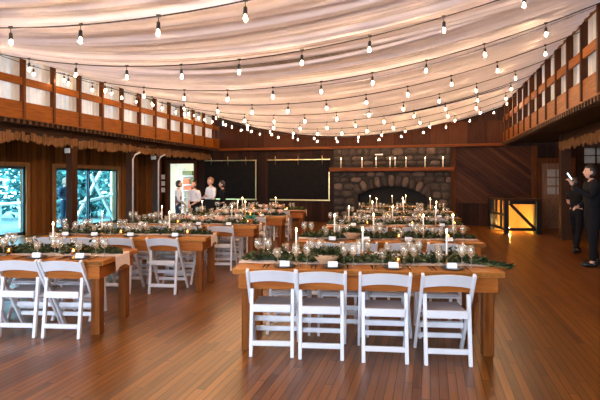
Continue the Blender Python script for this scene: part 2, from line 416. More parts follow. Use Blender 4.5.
# sliding glass doors in the left wall --------------------------------
def sliding(n, y0, y1):
    t = thing('door_%d' % n, None, None, (XL, 0, 0)); struct(t)
    b = MB()
    b.box((-.05, y0-.12, 0), (.05, y0, HD+.12), 0, .006); b.box((-.05, y1, 0), (.05, y1+.12, HD+.12), 0, .006); b.box((-.05, y0, HD), (.05, y1, HD+.12), 0, .006)
    b.build('casing', M['frame_wood'], t)
    for k in range(2):
        a = y0+(y1-y0)*k/2; c = a+(y1-y0)/2; x = -.09+.05*k
        if k == 0: c += .04
        f = MB(); w = .06
        f.box((x-.02, a, .02), (x+.02, a+w, HD)); f.box((x-.02, c-w, .02), (x+.02, c, HD)); f.box((x-.02, a, .02), (x+.02, c, .12)); f.box((x-.02, a, HD-.07), (x+.02, c, HD))
        fr = f.build('sash', M['alu'], t)
        MB().box((x-.004, a+w, .12), (x+.004, c-w, HD-.07)).build('pane', M['pane'], fr)
        MB().box((x+.02, c-.05, .95), (x+.05, c-.015, 1.2), 0, .005).build('handle', M['black_metal'], fr)
sliding(1, *W1); sliding(2, *W2); sliding(3, .6, 3.2)

# outside, seen through the glass doors --------------------------------
sbox('ground', (-40, -12, -.25), (XL-.35, 40, -.2), M['grass'])
def tree(x, y, h, r, lab, seed):
    rr = random.Random(seed); t = thing('tree', lab, 'tree', (x, y, -.2), 0, 'trees outside the glass doors')
    MB().tube([(0, 0, 0), (.05, 0, h*.4), (0, .1, h*.75)], [.16, .12, .06], 8).build('trunk', M['bark_grey'], t)
    b = MB()
    for _ in range(1300):
        a = rr.uniform(0, 2*PI); q = rr.random()**.5*r; z = h*.06+rr.random()*h*.94
        d = (rr.uniform(-1, 1), rr.uniform(-1, 1), rr.uniform(-.6, .6)); k = math.sin(PI*z/h)*.5+.55
        b.leaf((q*k*math.cos(a), q*k*math.sin(a), z), d, rr.uniform(.25, .5), rr.uniform(.12, .25))
    b.build('foliage', M['tree'], t)
for q, (x, y, h, r_, lab) in enumerate(((-19.5, 16.2, 3.6, 2.1, 'bushy tree seen through the nearer glass door'), (-17.6, 18.3, 4.0, 1.7, 'bushy tree outside, right of the nearer glass door'),
        (-16.4, 18.0, 3.4, 1.6, 'bushy tree at the left of the second glass door view'), (-15.5, 18.8, 3.8, 1.5, 'bushy tree at the right of the second glass door view'), (-15.7, 22.6, 5, 2.2, 'taller tree behind the bushy ones outside the second glass door'))):
    tree(x, y, h, r_, lab, q+1)
t = thing('timber_trestle', 'white slanted timber trestle outside the second glass door', 'trestle', (-13.2, 16.0, -.2))
for p, q in (((0, -1.2, 0), (0, .6, 2.4)), ((0, 1.3, 0), (0, -.2, 2.0)), ((.1, -.9, .9), (.1, 1.1, 1.15))):
    MB().bar(p, q, .1, .1, 0, .01).build('beam', M['white_wood'], t)
t = thing('patio_table', 'white patio table outside the nearer glass door', 'table', (-14.3, 13.1, -.2))
MB().box((-.5, -.9, .92), (.5, .9, .98), 0, .01).build('tabletop', M['white_wood'], t)
for sx in (-.42, .42):
    for sy in (-.8, .8): MB().box((sx-.04, sy-.04, 0), (sx+.04, sy+.04, .92)).build('leg', M['white_wood'], t)

# kitchen seen through the doorway -------------------------------------
b = MB(); KY = YB+2.6
b.box((-13.4, KY, 0), (-8.4, KY+.1, 2.9)); b.box((-13.5, YB+.18, 0), (-13.4, KY, 2.9)); b.box((-8.4, YB+.18, 0), (-8.3, KY, 2.9)); b.box((-13.5, YB+.18, 2.8), (-8.3, KY+.1, 2.9))
struct(b.build('wall_kitchen', M['kitchen']))
sbox('floor_kitchen', (-13.5, YB+.18, -.2), (-8.3, KY+.1, 0), M['floor'])
t = struct(thing('trim_13', None, None, (0, YB, 0)))
b = MB(); b.box((DX0-.12, -.05, 0), (DX0, .0, DH+.12), 0, .006); b.box((DX1, -.05, 0), (DX1+.12, .0, DH+.12), 0, .006); b.box((DX0, -.05, DH), (DX1, .0, DH+.12), 0, .006); b.build('casing', M['post_orange'], t)
t = thing('shelf_unit', 'metal shelf unit inside the bright kitchen doorway', 'shelf', (-10.80, KY-.3, 0))
for sx in (-.45, .45):
    for sy in (-.2, .2): MB().box((sx-.02, sy-.02, 0), (sx+.02, sy+.02, 2.2)).build('upright', M['steelshelf'], t)
for z in (.4, .75, 1.08, 1.36, 1.76): MB().box((-.47, -.22, z), (.47, .22, z+.03)).build('shelf', M['steelshelf'], t)
for x, z, w, h, m, lab, nm in ((-10.90, 1.395, .34, .24, 'red', 'red box on the kitchen shelf at head height', 'storage_box'), (-10.55, 1.395, .26, .30, 'green_box', 'olive box beside the red box on the kitchen shelf', 'storage_box'),
                           (-10.82, 1.115, .40, .2, 'red', 'red orange box on the lower kitchen shelf', 'storage_box'), (-10.85, 1.795, .5, .22, 'green_box', 'olive box on top of the kitchen shelf', 'storage_box')):
    o = MB().box((-w/2, -.15, 0), (w/2, .15, h), 0, .01).build(nm, M[m]); o.location = (x, KY-.3, z); tag(o, lab, 'box', 'boxes on the kitchen shelf')
t = thing('kitchen_lamp', 'glowing ceiling lamp in the kitchen', 'lamp', (-10.1, YB+1.4, 2.78))
MB().box((-.5, -.12, -.05), (.5, .12, .01), 0, .01).build('housing', M['white_box'], t)
MB().box((-.46, -.1, -.065), (.46, .1, -.05)).build('diffuser', emit('kitchen light', (1, .88, .60), 34), t)
# notices pinned to the left wall by the doorway
for k in range(3):
    o = MB().box((0, -.17, 0), (.006, .17, .19)).build('paper_notice', M['card']); o.location = (-10.82, YB, 1.62-.27*k); o.rotation_euler = (0, 0, -PI/2)
    tag(o, ['topmost', 'middle', 'lowest'][k]+' white paper notice pinned left of the kitchen doorway', 'notice', 'notices left of the kitchen doorway')

# black boards with gilded trim on the back wall -------------------------
for x0, x1, lab, pegs in ((-8.82, -6.56, 'black wall board with gold edge strips behind the staff', (.14, .46, .8)), (-6.1, -3.62, 'black wall board with gold edge strips left of the fireplace', (.13, .5, .88))):
    t = thing('wall_board', lab, 'board', ((x0+x1)/2, YB, .8), 0, 'black wall boards'); w = x1-x0
    MB().box((-w/2, -.05, 0), (w/2, 0, 1.6), 0, .006).build('panel', M['board'], t)
    MB().box((-w/2, -.09, 1.55), (w/2, -.05, 1.585), 0, .004).build('top_strip', M['gold'], t)
    MB().box((-w/2+(.5 if 'staff' in lab else .1), -.09, -.0), (w/2, -.05, .05), 0, .004).build('bottom_strip', M['gold'], t)
    MB().box((w/2-.05, -.085, .05), (w/2-.015, -.05, 1.55 if 'left' not in lab else 1.1), 0, .004).build('side_strip', M['gold'], t)
    for p in pegs:
        MB().tube([(-w/2+p*w, -.08, 1.38), (-w/2+p*w, -.08, 1.62), (-w/2+p*w, -.1, 1.72)], [.012, .02, .012], 8).build('peg', M['brass'], t)

# fireplace ---------------------------------------------------------------
FX0, FX1 = -3.42, .70
t = thing('fireplace', 'wide fieldstone fireplace with arched black opening and wooden mantel', 'fireplace', ((FX0+FX1)/2, YB, 0))
fw = (FX1-FX0)/2; ox0, ox1 = -1.18, 1.26; fz = -.42
b = MB(); b.box((-fw, fz, 0), (ox0, 0, 2.74)); b.box((ox1, fz, 0), (fw, 0, 2.74)); b.box((ox0, fz, 1.42), (ox1, 0, 2.74)); b.box((ox0, -.02, 0), (ox1, 0, 1.42)); body = b.build('chimney_breast', M['mortar'], t)
def arch_z(x): return 1.02+.36*(1-((x-(ox0+ox1)/2)/((ox1-ox0)/2))**2)
r = random.Random(5); b3 = [MB(), MB(), MB()]
def stone(mb, cx, cz, w, h, y, mi=0, rot=0):
    k = 9; d = r.uniform(.03, .07); ca, sa = math.cos(rot), math.sin(rot); ring = []; 
    for j in range(k):
        a = 2*PI*j/k+r.uniform(-.15, .15); q = r.uniform(.9, 1.08)
        e = 2.6; ux = abs(math.cos(a))**(2/e)*(1 if math.cos(a) > 0 else -1)*w/2*q; uz = abs(math.sin(a))**(2/e)*(1 if math.sin(a) > 0 else -1)*h/2*q
        ring.append((ux*ca-uz*sa, ux*sa+uz*ca))
    vs = [(cx+x, y, cz+z) for x, z in ring]+[(cx+x*.9, y-d*.7, cz+z*.9) for x, z in ring]+[(cx+x*.5, y-d, cz+z*.5) for x, z in ring]+[(cx, y-d*1.05, cz)]
    fs = []
    for q in range(2):
        for j in range(k): fs.append((q*k+j, q*k+(j+1) % k, (q+1)*k+(j+1) % k, (q+1)*k+j))
    for j in range(k): fs.append((2*k+j, 2*k+(j+1) % k, 3*k))
    mb.add(vs, fs, mi, True)
z = .02
while z < 2.72:
    h = r.uniform(.17, .30)
    if z+h > 2.74: h = 2.74-z
    x = -fw+.02
    while x < fw-.05:
        w = r.uniform(.22, .48); cx = x+w/2; cz = z+h/2
        if x+w > fw: w = fw-x; cx = x+w/2
        inside = (ox0-.05 < cx < ox1+.05) and cz < arch_z(min(max(cx, ox0), ox1))+.42
        if not inside and not (1.88 < cz < 2.05): stone(b3[0 if cz > 1.95 else (1 if cx < .04 else 2)], cx, cz, w*.93, h*.92, fz, 0 if r.random() < .75 else 1)
        x += w
    z += h
for q in b3: q.build('fieldstones', [M['stone'], M['stone2']], t)
n = 11
b = MB()
for i in range(n):
    u = (i+.5)/n; x = ox0-.02+(ox1-ox0+.04)*u; zz = arch_z(x)
    sl = -.36*2*((x-(ox0+ox1)/2)/((ox1-ox0)/2))/((ox1-ox0)/2)
    a = math.atan(sl); stone(b, x-math.sin(a)*.17, zz+math.cos(a)*.19, .22, .40, fz-.02, 1 if i % 2 else 0, a)
b.build('arch_stones', [M['stone'], M['stone2']], t)
b = MB(); vs = []; N = 24          # arched filler between opening and lintel
for i in range(N+1):
    x = ox0+(ox1-ox0)*i/N; vs += [(x, fz-.005, arch_z(x)), (x, fz-.005, 1.45), (x, -.05, arch_z(x))]
fs = []
for i in range(N): q = 3*i; fs += [(q, q+3, q+4, q+1), (q, q+2, q+5, q+3)]
b.add(vs, fs); b.build('arch_lintel', M['mortar'], t)
b = MB(); b.box((ox0, -.05, 0), (ox1, -.02, 1.42)); b.box((ox0, fz+.02, 0), (ox0+.02, -.03, 1.3)); b.box((ox1-.02, fz+.02, 0), (ox1, -.03, 1.3)); b.build('firebox', M['soot'], t)
MB().box((-fw-.1, fz-.28, 1.90), (fw+.1, fz+.02, 2.03), 0, .015).build('mantel_shelf', M['mantel'], t)
MB().box((-fw-.05, fz-.6, 0), (fw+.05, fz, .06), 0, .01).build('hearth', M['stone'], t)

# ------------------------------------------------------------------ candles
def taper_parts(root, h=.20, r=.0095, hold=.09):
    MB().lathe([(0, 0), (.042, 0), (.042, .006), (.012, .014), (.009, hold*.5), (.016, hold*.8), (.018, hold), (.013, hold), (0, hold-.004)], 12).build('candle_holder', M['brass'], root)
    c = MB().lathe([(r, hold-.01), (r, hold+h), (r*.6, hold+h+.004), (0, hold+h+.003)], 10).build('candle', M['wax'], root)
    MB().lathe([(0, 0), (.006, .006), (.0085, .016), (.005, .032), (0, .046)], 8, (0, 0, hold+h+.006)).build('flame', M['flame'], c)
TAPER = thing('taper_candle', 'x', 'candle'); taper_parts(TAPER); proto(TAPER)
used = {}
def place(pt, loc, rz, label, cat, group, name=None):
    o = pt if not used.get(pt) else dup(pt)
    used[pt] = True
    o.location = loc; o.rotation_euler = (0, 0, rz); tag(o, label, cat, group); return o
MT = thing('mantel_candle', 'x', 'candle'); taper_parts(MT, .17, .013, .03); proto(MT)
mx = [341, 362, 376, 390, 395, 406, 425, 443]
nm = ['leftmost', 'second', 'third', 'fourth', 'fifth', 'sixth', 'seventh', 'rightmost']
for i, px in enumerate(mx):
    a = (px-300)/F; yy = YB-.56; d = yy/(CT+a*ST); x = d*(a*CT-ST)
    o = place(MT, (x, yy+rnd(-.03, .03), 2.03), 0, '%s lit white candle along the wooden fireplace mantel, counted from the left' % nm[i], 'candle', 'candles on the mantel')
    if i == 0: o.scale = (1.05, 1.05, 1.45)
o = MB()
for k in range(90): o.leaf((rnd(-.55, .55), rnd(-.04, .04), .01+rnd(0, .04)), (rnd(-1, 1), rnd(-.5, .5), rnd(0, .6)), .07, .03)
o = o.build('mantel_greenery', M['leaf']); o.location = (-1.45, YB-.6, 2.035); tag(o, 'low sprig of greenery lying on the middle of the mantel', 'greenery')
o = MB().box((-.14, -.02, 0), (.14, 0, .05), 0, .01).build('wall_plaque', M['card']); o.location = (-1.75, YB-.52, 2.47); tag(o, 'small pale plaque on the stone above the mantel', 'plaque')

# ------------------------------------------------------------------ right end: door, railing, window
t = struct(thing('door_4', None, None, (3.60, YB, 0)))
b = MB(); b.box((-.14, -.07, 0), (0, 0, 2.28), 0, .008); b.box((.86, -.07, 0), (1.0, 0, 2.28), 0, .008); b.box((-.14, -.08, 2.14), (1.0, 0, 2.32), 0, .008); b.build('casing', M['post_orange'], t)
b = MB(); b.box((0, -.05, 0), (.86, -.0, 2.14), 0, .006)
lf = b.build('door_leaf', M['door'], t)
b = MB(); b.box((.1, -.065, .1), (.76, -.05, .18)); b.box((.1, -.065, .92), (.76, -.05, 1.0)); b.bar((.12, -.06, .16), (.74, -.06, .94), .07, .02); b.bar((.74, -.06, .16), (.12, -.06, .94), .07, .022); b.build('cross_brace', M['door'], lf)
for i in range(2):
    for j in range(3):
        MB().box((.16+i*.29, -.058, 1.12+j*.29), (.41+i*.29, -.05, 1.36+j*.29)).build('pane', plain('pale pane', (.30, .27, .24), .15), lf)
MB().ball((.79, -.09, 1.02), .03, 6).build('handle', M['brass'], lf)
t = struct(thing('window_1', None, None, (5.2, YB, 2.08)))
b = MB(); b.box((-.4, -.05, 0), (.4, 0, .06)); b.box((-.4, -.05, .56), (.4, 0, .62)); b.box((-.4, -.05, 0), (-.34, 0, .62)); b.box((.34, -.05, 0), (.4, 0, .62)); b.box((-.02, -.05, 0), (.02, 0, .62)); b.box((-.4, -.05, .29), (.4, 0, .32)); b.build('window_frame', M['post'], t)
MB().box((-.34, -.02, .06), (.34, -.01, .56)).build('pane', plain('opaque pale pane', (.42, .40, .36), .2), t)  # pane is an opaque sheet of pale warm grey

# stair enclosure: dark rail around a lit stairwell
X0, X1, Y0, Y1 = 2.16, 3.06, 14.83, 16.2; RH = .98
t = thing('stair_railing', 'dark timber railing box lit warm from inside, right of the plank wall', 'railing', (X0, Y0, 0), .17)
W, D = X1-X0, Y1-Y0
def bx(n, a, c, m, bev=.006): return MB().box(a, c, 0, bev).build(n, M[m], t)
for x, y in ((0, 0), (W, 0), (0, D), (W, D)): bx('corner_post', (x-.06, y-.06, 0), (x+.06, y+.06, RH), 'black_metal')
bx('top_rail', (-.09, -.09, RH), (W+.09, .09, RH+.06), 'beam'); bx('top_rail', (-.09, .09, RH), (.09, D+.09, RH+.06), 'beam'); bx('top_rail', (W-.09, .09, RH), (W+.09, D+.09, RH+.06), 'beam')
bx('top_rail', (.09, -.06, RH-.1), (W-.09, .0, RH), 'black_metal')
bx('bottom_rail', (.06, -.03, .10), (W-.06, .03, .18), 'black_metal'); bx('bottom_rail', (-.03, .06, .10), (.03, D-.06, .17), 'black_metal')
bx('middle_rail', (-.03, .06, .52), (.03, D-.06, .58), 'black_metal')
for k in (1, 2): bx('baluster', (-.03, D*k/3-.035, .17), (.03, D*k/3+.035, RH), 'black_metal')
MB().bar((.1, 0, RH-.08), (W-.1, 0, .16), .085, .03, up=(0, 1, 0)).build('diagonal_brace', M['black_metal'], t)
bx('back_panel', (.06, D-.12, .0), (W-.06, D-.08, RH), 'yellow_ply', 0); bx('side_panel', (W-.1, .1, .0), (W-.06, D-.1, RH), 'yellow_ply', 0)
t2 = thing('stairwell_lamp', 'warm lamp glowing inside the dark railing box', 'lamp', (X0+.10, Y0+.42, .0))
MB().lathe([(.05, 0), (.05, .02), (.015, .03), (.015, .08), (.02, .08)], 12).build('base', M['brass'], t2)
MB().ball((0, 0, .125), .05, 8).build('bulb', emit('stair lamp', (1, .62, .18), 300), t2)

# ------------------------------------------------------------------ furniture prototypes
def make_chair():
    t = thing('folding_chair', 'x', 'chair')
    def beamp(n, p, q, w, d): return MB().bar(p, q, w, d, 0, .005, (1, 0, 0)).build(n, M['chair'], t)
    # chair faces +Y; origin under the seat
    for s in (-1, 1):
        beamp('front_leg', (s*.215, .22, 0), (s*.215, -.24, .785), .045, .026)
        beamp('rear_leg', (s*.186, -.215, 0), (s*.186, -.145, .60), .036, .032)
    # arched crest
    b = MB(); n = 14; vs = []
    for i in range(n+1):
        u = -1+2*i/n; x = u*.205; zt = .765+.022*(1-u*u); zb = .655+.026*(1-u*u); cy = -.018*(1-u*u)
        for dy in (-.012, .012):
            for zz in (zb, zt): vs.append((x, -.24+(.785-zz)*.586+dy+cy, zz))
    fs = []
    for i in range(n):
        q = i*4; fs += [(q, q+1, q+5, q+4), (q+3, q+2, q+6, q+7), (q+1, q+3, q+7, q+5), (q+2, q, q+4, q+6)]
    fs += [(0, 2, 3, 1), (n*4, n*4+1, n*4+3, n*4+2)]
    b.add(vs, fs); b.build('backrest', M['chair'], t)
    MB().box((-.19, -.16, .405), (.19, .215, .425), 0, .006).build('seat_frame', M['chair'], t)
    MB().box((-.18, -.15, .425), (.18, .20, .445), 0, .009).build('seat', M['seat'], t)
    MB().box((-.172, -.205, .40), (.172, -.18, .468), 0, .005).build('rear_rail', M['chair'], t)
    MB().box((-.17, -.222, .10), (.17, -.195, .145), 0, .005).build('stretcher', M['chair'], t)
    MB().box((-.20, .145, .12), (.20, .168, .165), 0, .005).build('stretcher', M['chair'], t)
    MB().box((-.20, .075, .235), (.20, .095, .285), 0, .005).build('stretcher', M['chair'], t)
    return proto(t)
CHAIR = make_chair()
TL, TW, TZ = 2.44, .85, .775
def make_table(L, name='farm_table'):
    t = thing(name, 'x', 'table')
    MB().box((0, 0, TZ-.05), (L, TW, TZ), 0, .006).build('tabletop', M['table'], t)
    a, c = .05, .03
    MB().box((a, c, TZ-.19), (L-a, c+.04, TZ-.05), 0, .004).build('apron', M['apron'], t)
    MB().box((a, TW-c-.04, TZ-.19), (L-a, TW-c, TZ-.05), 0, .004).build('apron', M['apron'], t)
    MB().box((a, c+.04, TZ-.19), (a+.04, TW-c-.04, TZ-.05), 0, .004).build('apron', M['apron_end'], t)
    MB().box((L-a-.04, c+.04, TZ-.19), (L-a, TW-c-.04, TZ-.05), 0, .004).build('apron', M['apron_end'], t)
    for x in (a+.02, L-a-.02-.095):
        for y in (c+.045, TW-c-.045-.095): MB().box((x, y, 0), (x+.095, y+.095, TZ-.051), 0, .006).build('leg', M['leg'], t)
    return proto(t)
TABLE = make_table(TL)
HEAD = make_table(1.66)
def make_runner(L, y0, y1, drop=.16):
    b = MB(); pr = [(-.006, TZ-drop), (-.006, TZ-.02), (-.004, TZ+.004), (.02, TZ+.006)]
    n = 24
    for i in range(1, n): pr.append((.02+(L-.04)*i/n, TZ+.004+.002*math.sin(i*2.1)))
    pr += [(L-.02, TZ+.006), (L+.004, TZ+.004), (L+.006, TZ-.02), (L+.008, TZ-drop)]
    m = 8; vs = []
    for k, (x, z) in enumerate(pr):
        for j in range(m+1):
            y = y0+(y1-y0)*j/m; w = .012*math.sin(j*1.9+k*.3) if k in (0, len(pr)-1) else 0
            e = 1 if k > len(pr)/2 else -1
            arch = .05*math.sin(PI*j/m)*(k in (0, len(pr)-1))
            vs.append((x+e*abs(w), y, z+arch))
    fs = [(i*(m+1)+j, (i+1)*(m+1)+j, (i+1)*(m+1)+j+1, i*(m+1)+j+1) for i in range(len(pr)-1) for j in range(m)]
    b.add(vs, fs, 0, True); return b.mesh('table_runner', M['runner'])
RUN = make_runner(TL, .26, .60); RUNH = make_runner(1.66, .26, .60)
def make_garland(L, n, seed, tip=0):
    r = random.Random(seed); b = MB()
    for _ in range(n):
        x = r.uniform(.05, L-.05); e = min(1, (x+.1)/.35, (L-x+.1)/.35)
        y = .43+.05*math.sin(x*3+seed)+r.gauss(0, .065)*e; z = TZ+.012+abs(r.gauss(0, .035))*e
        a = r.uniform(0, 2*PI)
        b.leaf((x, y, z), (math.cos(a), math.sin(a), r.uniform(-.1, .9)), r.uniform(.05, .10), r.uniform(.022, .042), 0 if r.random() < .72 else 1)
    b.tube([(L*q/30, .43+.05*math.sin(L*q/30*3+seed), TZ+.02) for q in range(31)], .02, 6, 0)
    for s in range(int(n/40)):
        x = r.uniform(.1, L-.1); pts = [(x+k*.03*r.choice((-1, 1)), .43+r.uniform(-.09, .09), TZ+.03+.015*k) for k in range(4)]
        b.tube(pts, .003, 4, 0)
    if tip:
        for k in range(60):
            u = k/60; b.leaf((L-.25+u*.36, .42-u*.22+r.gauss(0, .025), TZ+.012-(.05*max(0, u-.7))+abs(r.gauss(0, .012))), (1, -.4+r.uniform(-.8, .8), r.uniform(-.2, .5)), .08, .03, 0 if r.random() < .7 else 1)
    return b.mesh('leaf_garland', [M['leaf'], M['leaf2']])
GAR = [make_garland(TL, 950, 1, 1), make_garland(TL, 900, 2), make_garland(TL, 620, 3), make_garland(TL, 560, 4)]
GARH = make_garland(1.66, 420, 9)
gl = MB().lathe([(0, 0), (.036, 0), (.036, .003), (.006, .008), (.0045, .03), (.0045, .085), (.012, .092), (.034, .115), (.041, .145), (.038, .175), (.032, .205), (.0305, .205), (.0365, .175), (.0395, .145), (.032, .117), (.010, .096), (0, .094)], 14)
GLASS = gl.mesh('wine_glass', M['glass'])
gl = MB().lathe([(0, 0), (.034, 0), (.034, .003), (.007, .01), (.007, .055), (.03, .07), (.037, .1), (.038, .15), (.0365, .15), (.0355, .1), (.028, .073), (0, .066)], 14)
GOBLET = gl.mesh('water_goblet', M['glass'])
VOT = thing('votive_candle', 'x', 'candle')
MB().lathe([(0, 0), (.027, 0), (.033, .07), (.031, .07), (.026, .006), (0, .006)], 14).build('votive_glass', M['votive'], VOT)
c = MB().lathe([(.022, .008), (.024, .03), (0, .031)], 12).build('wax', M['wax'], VOT)
MB().lathe([(0, 0), (.006, .005), (.007, .014), (0, .032)], 8, (0, 0, .033)).build('flame', M['flame'], c)
proto(VOT)
PLATE = MB().lathe([(0, .004), (.06, .004), (.065, 0), (.07, 0), (.105, .012), (.105, .015), (.068, .007), (0, .007)], 24).mesh('dark_plate', M['slate'])
b = MB(); b.add([(-.045, -.018, 0), (.045, -.018, 0), (.045, 0, .048), (-.045, 0, .048), (-.045, .018, 0), (.045, .018, 0)], [(0, 1, 2, 3), (5, 4, 3, 2)])
CARD = b.mesh('place_card', M['card'])
b = MB(); b.bar((0, -.1, .004), (0, .04, .004), .010, .004)
for k in (-1, 0, 1): b.bar((k*.008, .04, .004), (k*.008, .09, .006), .004, .003)
b.box((-.011, .03, .002), (.011, .045, .006)); FORK = b.mesh('fork', M['steel'])
b = MB(); b.bar((0, -.1, .004), (0, .0, .004), .011, .006); b.box((-.008, 0, .002), (.009, .11, .005), 0, .001); KNIFE = b.mesh('table_knife', M['steel'])
NUM = thing('table_card', 'x', 'card')
MB().box((-.055, -.02, 0), (.055, .02, .02), 0, .003).build('stand', M['bowl'], NUM)
c = MB().box((-.05, -.002, .015), (.05, .002, .145)).build('card', M['card'], NUM)
proto(NUM)
BOWL = MB().lathe([(0, .004), (.06, 0), (.07, .006), (.12, .06), (.135, .10), (.128, .10), (.112, .062), (.06, .014), (0, .012)], 24).mesh('wooden_bowl', M['bowl'])
b = MB(); r = random.Random(3)
for _ in range(260):
    a = r.uniform(0, 2*PI); q = r.random()**.5*.12
    b.leaf((q*math.cos(a), q*math.sin(a), .085+r.uniform(0, .05)*(1-q/.14)), (math.cos(a)*.8, math.sin(a)*.8, r.uniform(.1, 1)), r.uniform(.05, .09), .03, 0 if r.random() < .7 else 1)
BOWLG = b.mesh('bowl_greens', [M['leaf'], M['leaf2']])
def rose_mesh(m):
    b = MB(); b.ball((0, 0, .03), (.032, .032, .028), 6, 0, .04)
    for k in range(9):
        a = k*2.4; b.leaf((.012*math.cos(a), .012*math.sin(a), .012), (math.cos(a), math.sin(a), 1.1), .05, .05)
    return b.mesh('rose', m)
ROSE = [rose_mesh(M['rose']), rose_mesh(M['cream'])]
def make_bouquet():
    pass

# ------------------------------------------------------------------ the tables
ALPHA = math.radians(11.5)
def spot(org, al, s, t): return (org[0]+s*math.cos(al)-t*math.sin(al), org[1]+s*math.sin(al)+t*math.cos(al))
def put(name, me, org, al, s, t, z, rz, label, cat, group):
    x, y = spot(org, al, s, t); o = link(name, me); o.location = (x, y, z); o.rotation_euler = (0, 0, al+rz); return tag(o, label, cat, group)
NTH = ['first', 'second', 'third', 'fourth']
def table_set(tn, org, al, seats, gi, detail, candles, seen_from=0, L=TL, pt=None, run=None, gar=None, back=True, chairs_back=None):
    pt = pt or TABLE
    place(pt, (org[0], org[1], 0), al, 'long orange-brown plank farm table, %s, laid for dinner' % tn, 'table', 'farm tables set in two columns')
    x, y = org
    o = link('table_runner', run or RUN); o.location = (x, y, 0); o.rotation_euler = (0, 0, al); tag(o, 'blush cloth runner along the middle of the %s' % tn, 'table runner', 'table runners')
    o = link('leaf_garland', gar or GAR[gi]); o.location = (x, y, 0); o.rotation_euler = (0, 0, al); tag(o, 'dark green leaf garland lying along the %s' % tn, 'garland', 'leaf garlands on the tables')
    zt = TZ+.0005
    n = len(seats)
    for side in (0, 1):
        for k, s in enumerate(seats):
            sd = 'near' if side == 0 else 'far'
            if side == 1 and not back: break
            jit = rnd(-.02, .02)
            tt = .12 if side == 0 else TW-.12
            if not side and tn == 'nearest right table': tt = (.14, .11, .07, .05)[k]
            if not side and tn == 'nearest left table': tt = .17
            if side and 'nearest' in tn: s = ([.45, 1.0, 1.5, 2.0] if 'right' in tn else [.2, .72, 1.28, 1.82])[k]
            px, py = spot(org, al, s+(jit if side else 0), tt)
            place(CHAIR, (px, py, 0), al+(0 if side == 0 else PI)+rnd(-.03, .03), 'white folding chair, %s from left on the %s side of %s' % (NTH[k], sd, tn), 'chair', 'white folding chairs at the tables')
            f = 1 if side == 0 else -1; t0 = (lambda q: q if side == 0 else TW-q)
            seat = '%s %s-side place of %s' % (NTH[k], sd, tn)
            put('dark_plate', PLATE, org, al, s+.10*f, t0(.13), zt, 0, 'dark plate at the '+seat, 'plate', 'dark plates')
            put('place_card', CARD, org, al, s+.10*f, t0(.13), zt+.0075, 0 if side == 0 else PI, 'white place card on the plate at the '+seat, 'place card', 'place cards')
            j = lambda: rnd(-.012, .012)
            put('wine_glass', GLASS, org, al, s+.21*f+j(), t0(.245)+j(), zt, 0, 'left of two stemmed glasses at the '+seat if f > 0 else 'right of two stemmed glasses at the '+seat, 'wine glass', 'wine glasses on the tables')
            put('wine_glass', GLASS, org, al, s+.30*f+j(), t0(.23)+j(), zt, 0, 'right of two stemmed glasses at the '+seat if f > 0 else 'left of two stemmed glasses at the '+seat, 'wine glass', 'wine glasses on the tables')
            put('water_goblet', GOBLET, org, al, s+.02*f+j(), t0(.27)+j(), zt+.004, 0, 'short stemmed water goblet at the '+seat, 'goblet', 'water goblets on the tables')
            if detail and side == 0:
                for q in (0, 1): put('fork', FORK, org, al, s-.06-.035*q, .13, zt, 0, '%s fork left of the plate at the %s' % (['inner', 'outer'][q], seat), 'fork', 'forks')
                put('table_knife', KNIFE, org, al, s+.24, .12, zt, 0, 'knife right of the plate at the '+seat, 'knife', 'knives')
    cn = ['left', 'middle', 'right', 'rightmost']
    for k, s in enumerate(candles):
        x, y = spot(org, al, s, .43+(.05 if k % 2 else -.06)); place(TAPER, (x, y, zt+.006), 0, 'tall lit white taper candle, %s one on the %s' % (cn[k], tn), 'candle', 'taper candles on the tables')
    vs = [c+.33 for c in candles][:3] if len(candles) > 1 else [L*.3, L*.7]
    for k, s in enumerate(vs):
        if s > L-.1: continue
        x, y = spot(org, al, s, .30+.02*k); place(VOT, (x, y, zt+.007), 0, 'small lit amber votive, %s one on the %s' % (cn[k], tn), 'candle', 'votives on the tables')
def bowl_on(org, al, s, t, tn):
    x, y = spot(org, al, s, t); r = thing('bowl_of_greens', 'round wooden bowl filled with greenery on the '+tn, 'bowl', (x, y, TZ+.007), 0, 'wooden bowls of greenery')
    link('bowl', BOWL, r); link('greens', BOWLG, r)
def numcard(org, al, s, t, tn):
    x, y = spot(org, al, s, t); place(NUM, (x, y, TZ+.006), al, 'upright white table card on the '+tn, 'card', 'table cards')

SR = [.37, .82, 1.38, 1.91]; SL = [.20, .70, 1.27, 1.82]; SL0 = [.32, .93, 1.56, 2.03]; SL1 = [.22, .66, 1.20, 1.86]
a = ALPHA
R_ = [(-1.75, 3.95), (-1.70, 5.92), (-1.74, 7.95), (-1.75, 9.95), (-1.78, 11.95)]
L_ = [(-3.17, 3.97), (-3.03, 5.92), (-2.95, 7.68), (-3.07, 9.72), (-3.16, 11.8)]
rn = ['nearest right table', 'second right table', 'third right table', 'fourth right table', 'farthest right table']
ln = ['nearest left table', 'second left table', 'third left table', 'fourth left table', 'farthest left table']
cand = [[.56, 1.22, 2.02], [.5, 1.05, 1.72, 2.15], [.4, 1.2, 1.95], [.6, 1.3, 2.0], [.5, 1.2, 1.9]]
for i, o in enumerate(R_):
    table_set(rn[i], o, a, SR, [0, 1, 2, 3, 2][i], i == 0, cand[i])
CA, SA = math.cos(a), math.sin(a)
for i, o in enumerate(L_):
    org = (o[0]-TL*CA, o[1]-TL*SA)
    table_set(ln[i], org, a, SL0 if i == 0 else SL1 if i == 1 else SL, [1, 2, 3, 2, 3][i], i == 0, [[.9, 1.62], [.75, 1.75], [.6, 1.9], [.5, 1.3, 1.5], [.7, 1.6]][i])
    L_[i] = org
table_set('small table before the fireplace', (-1.98, 14.2), a, [], 3, False, [.25, .95, 1.35], L=1.66, pt=HEAD, run=RUNH, gar=GARH)
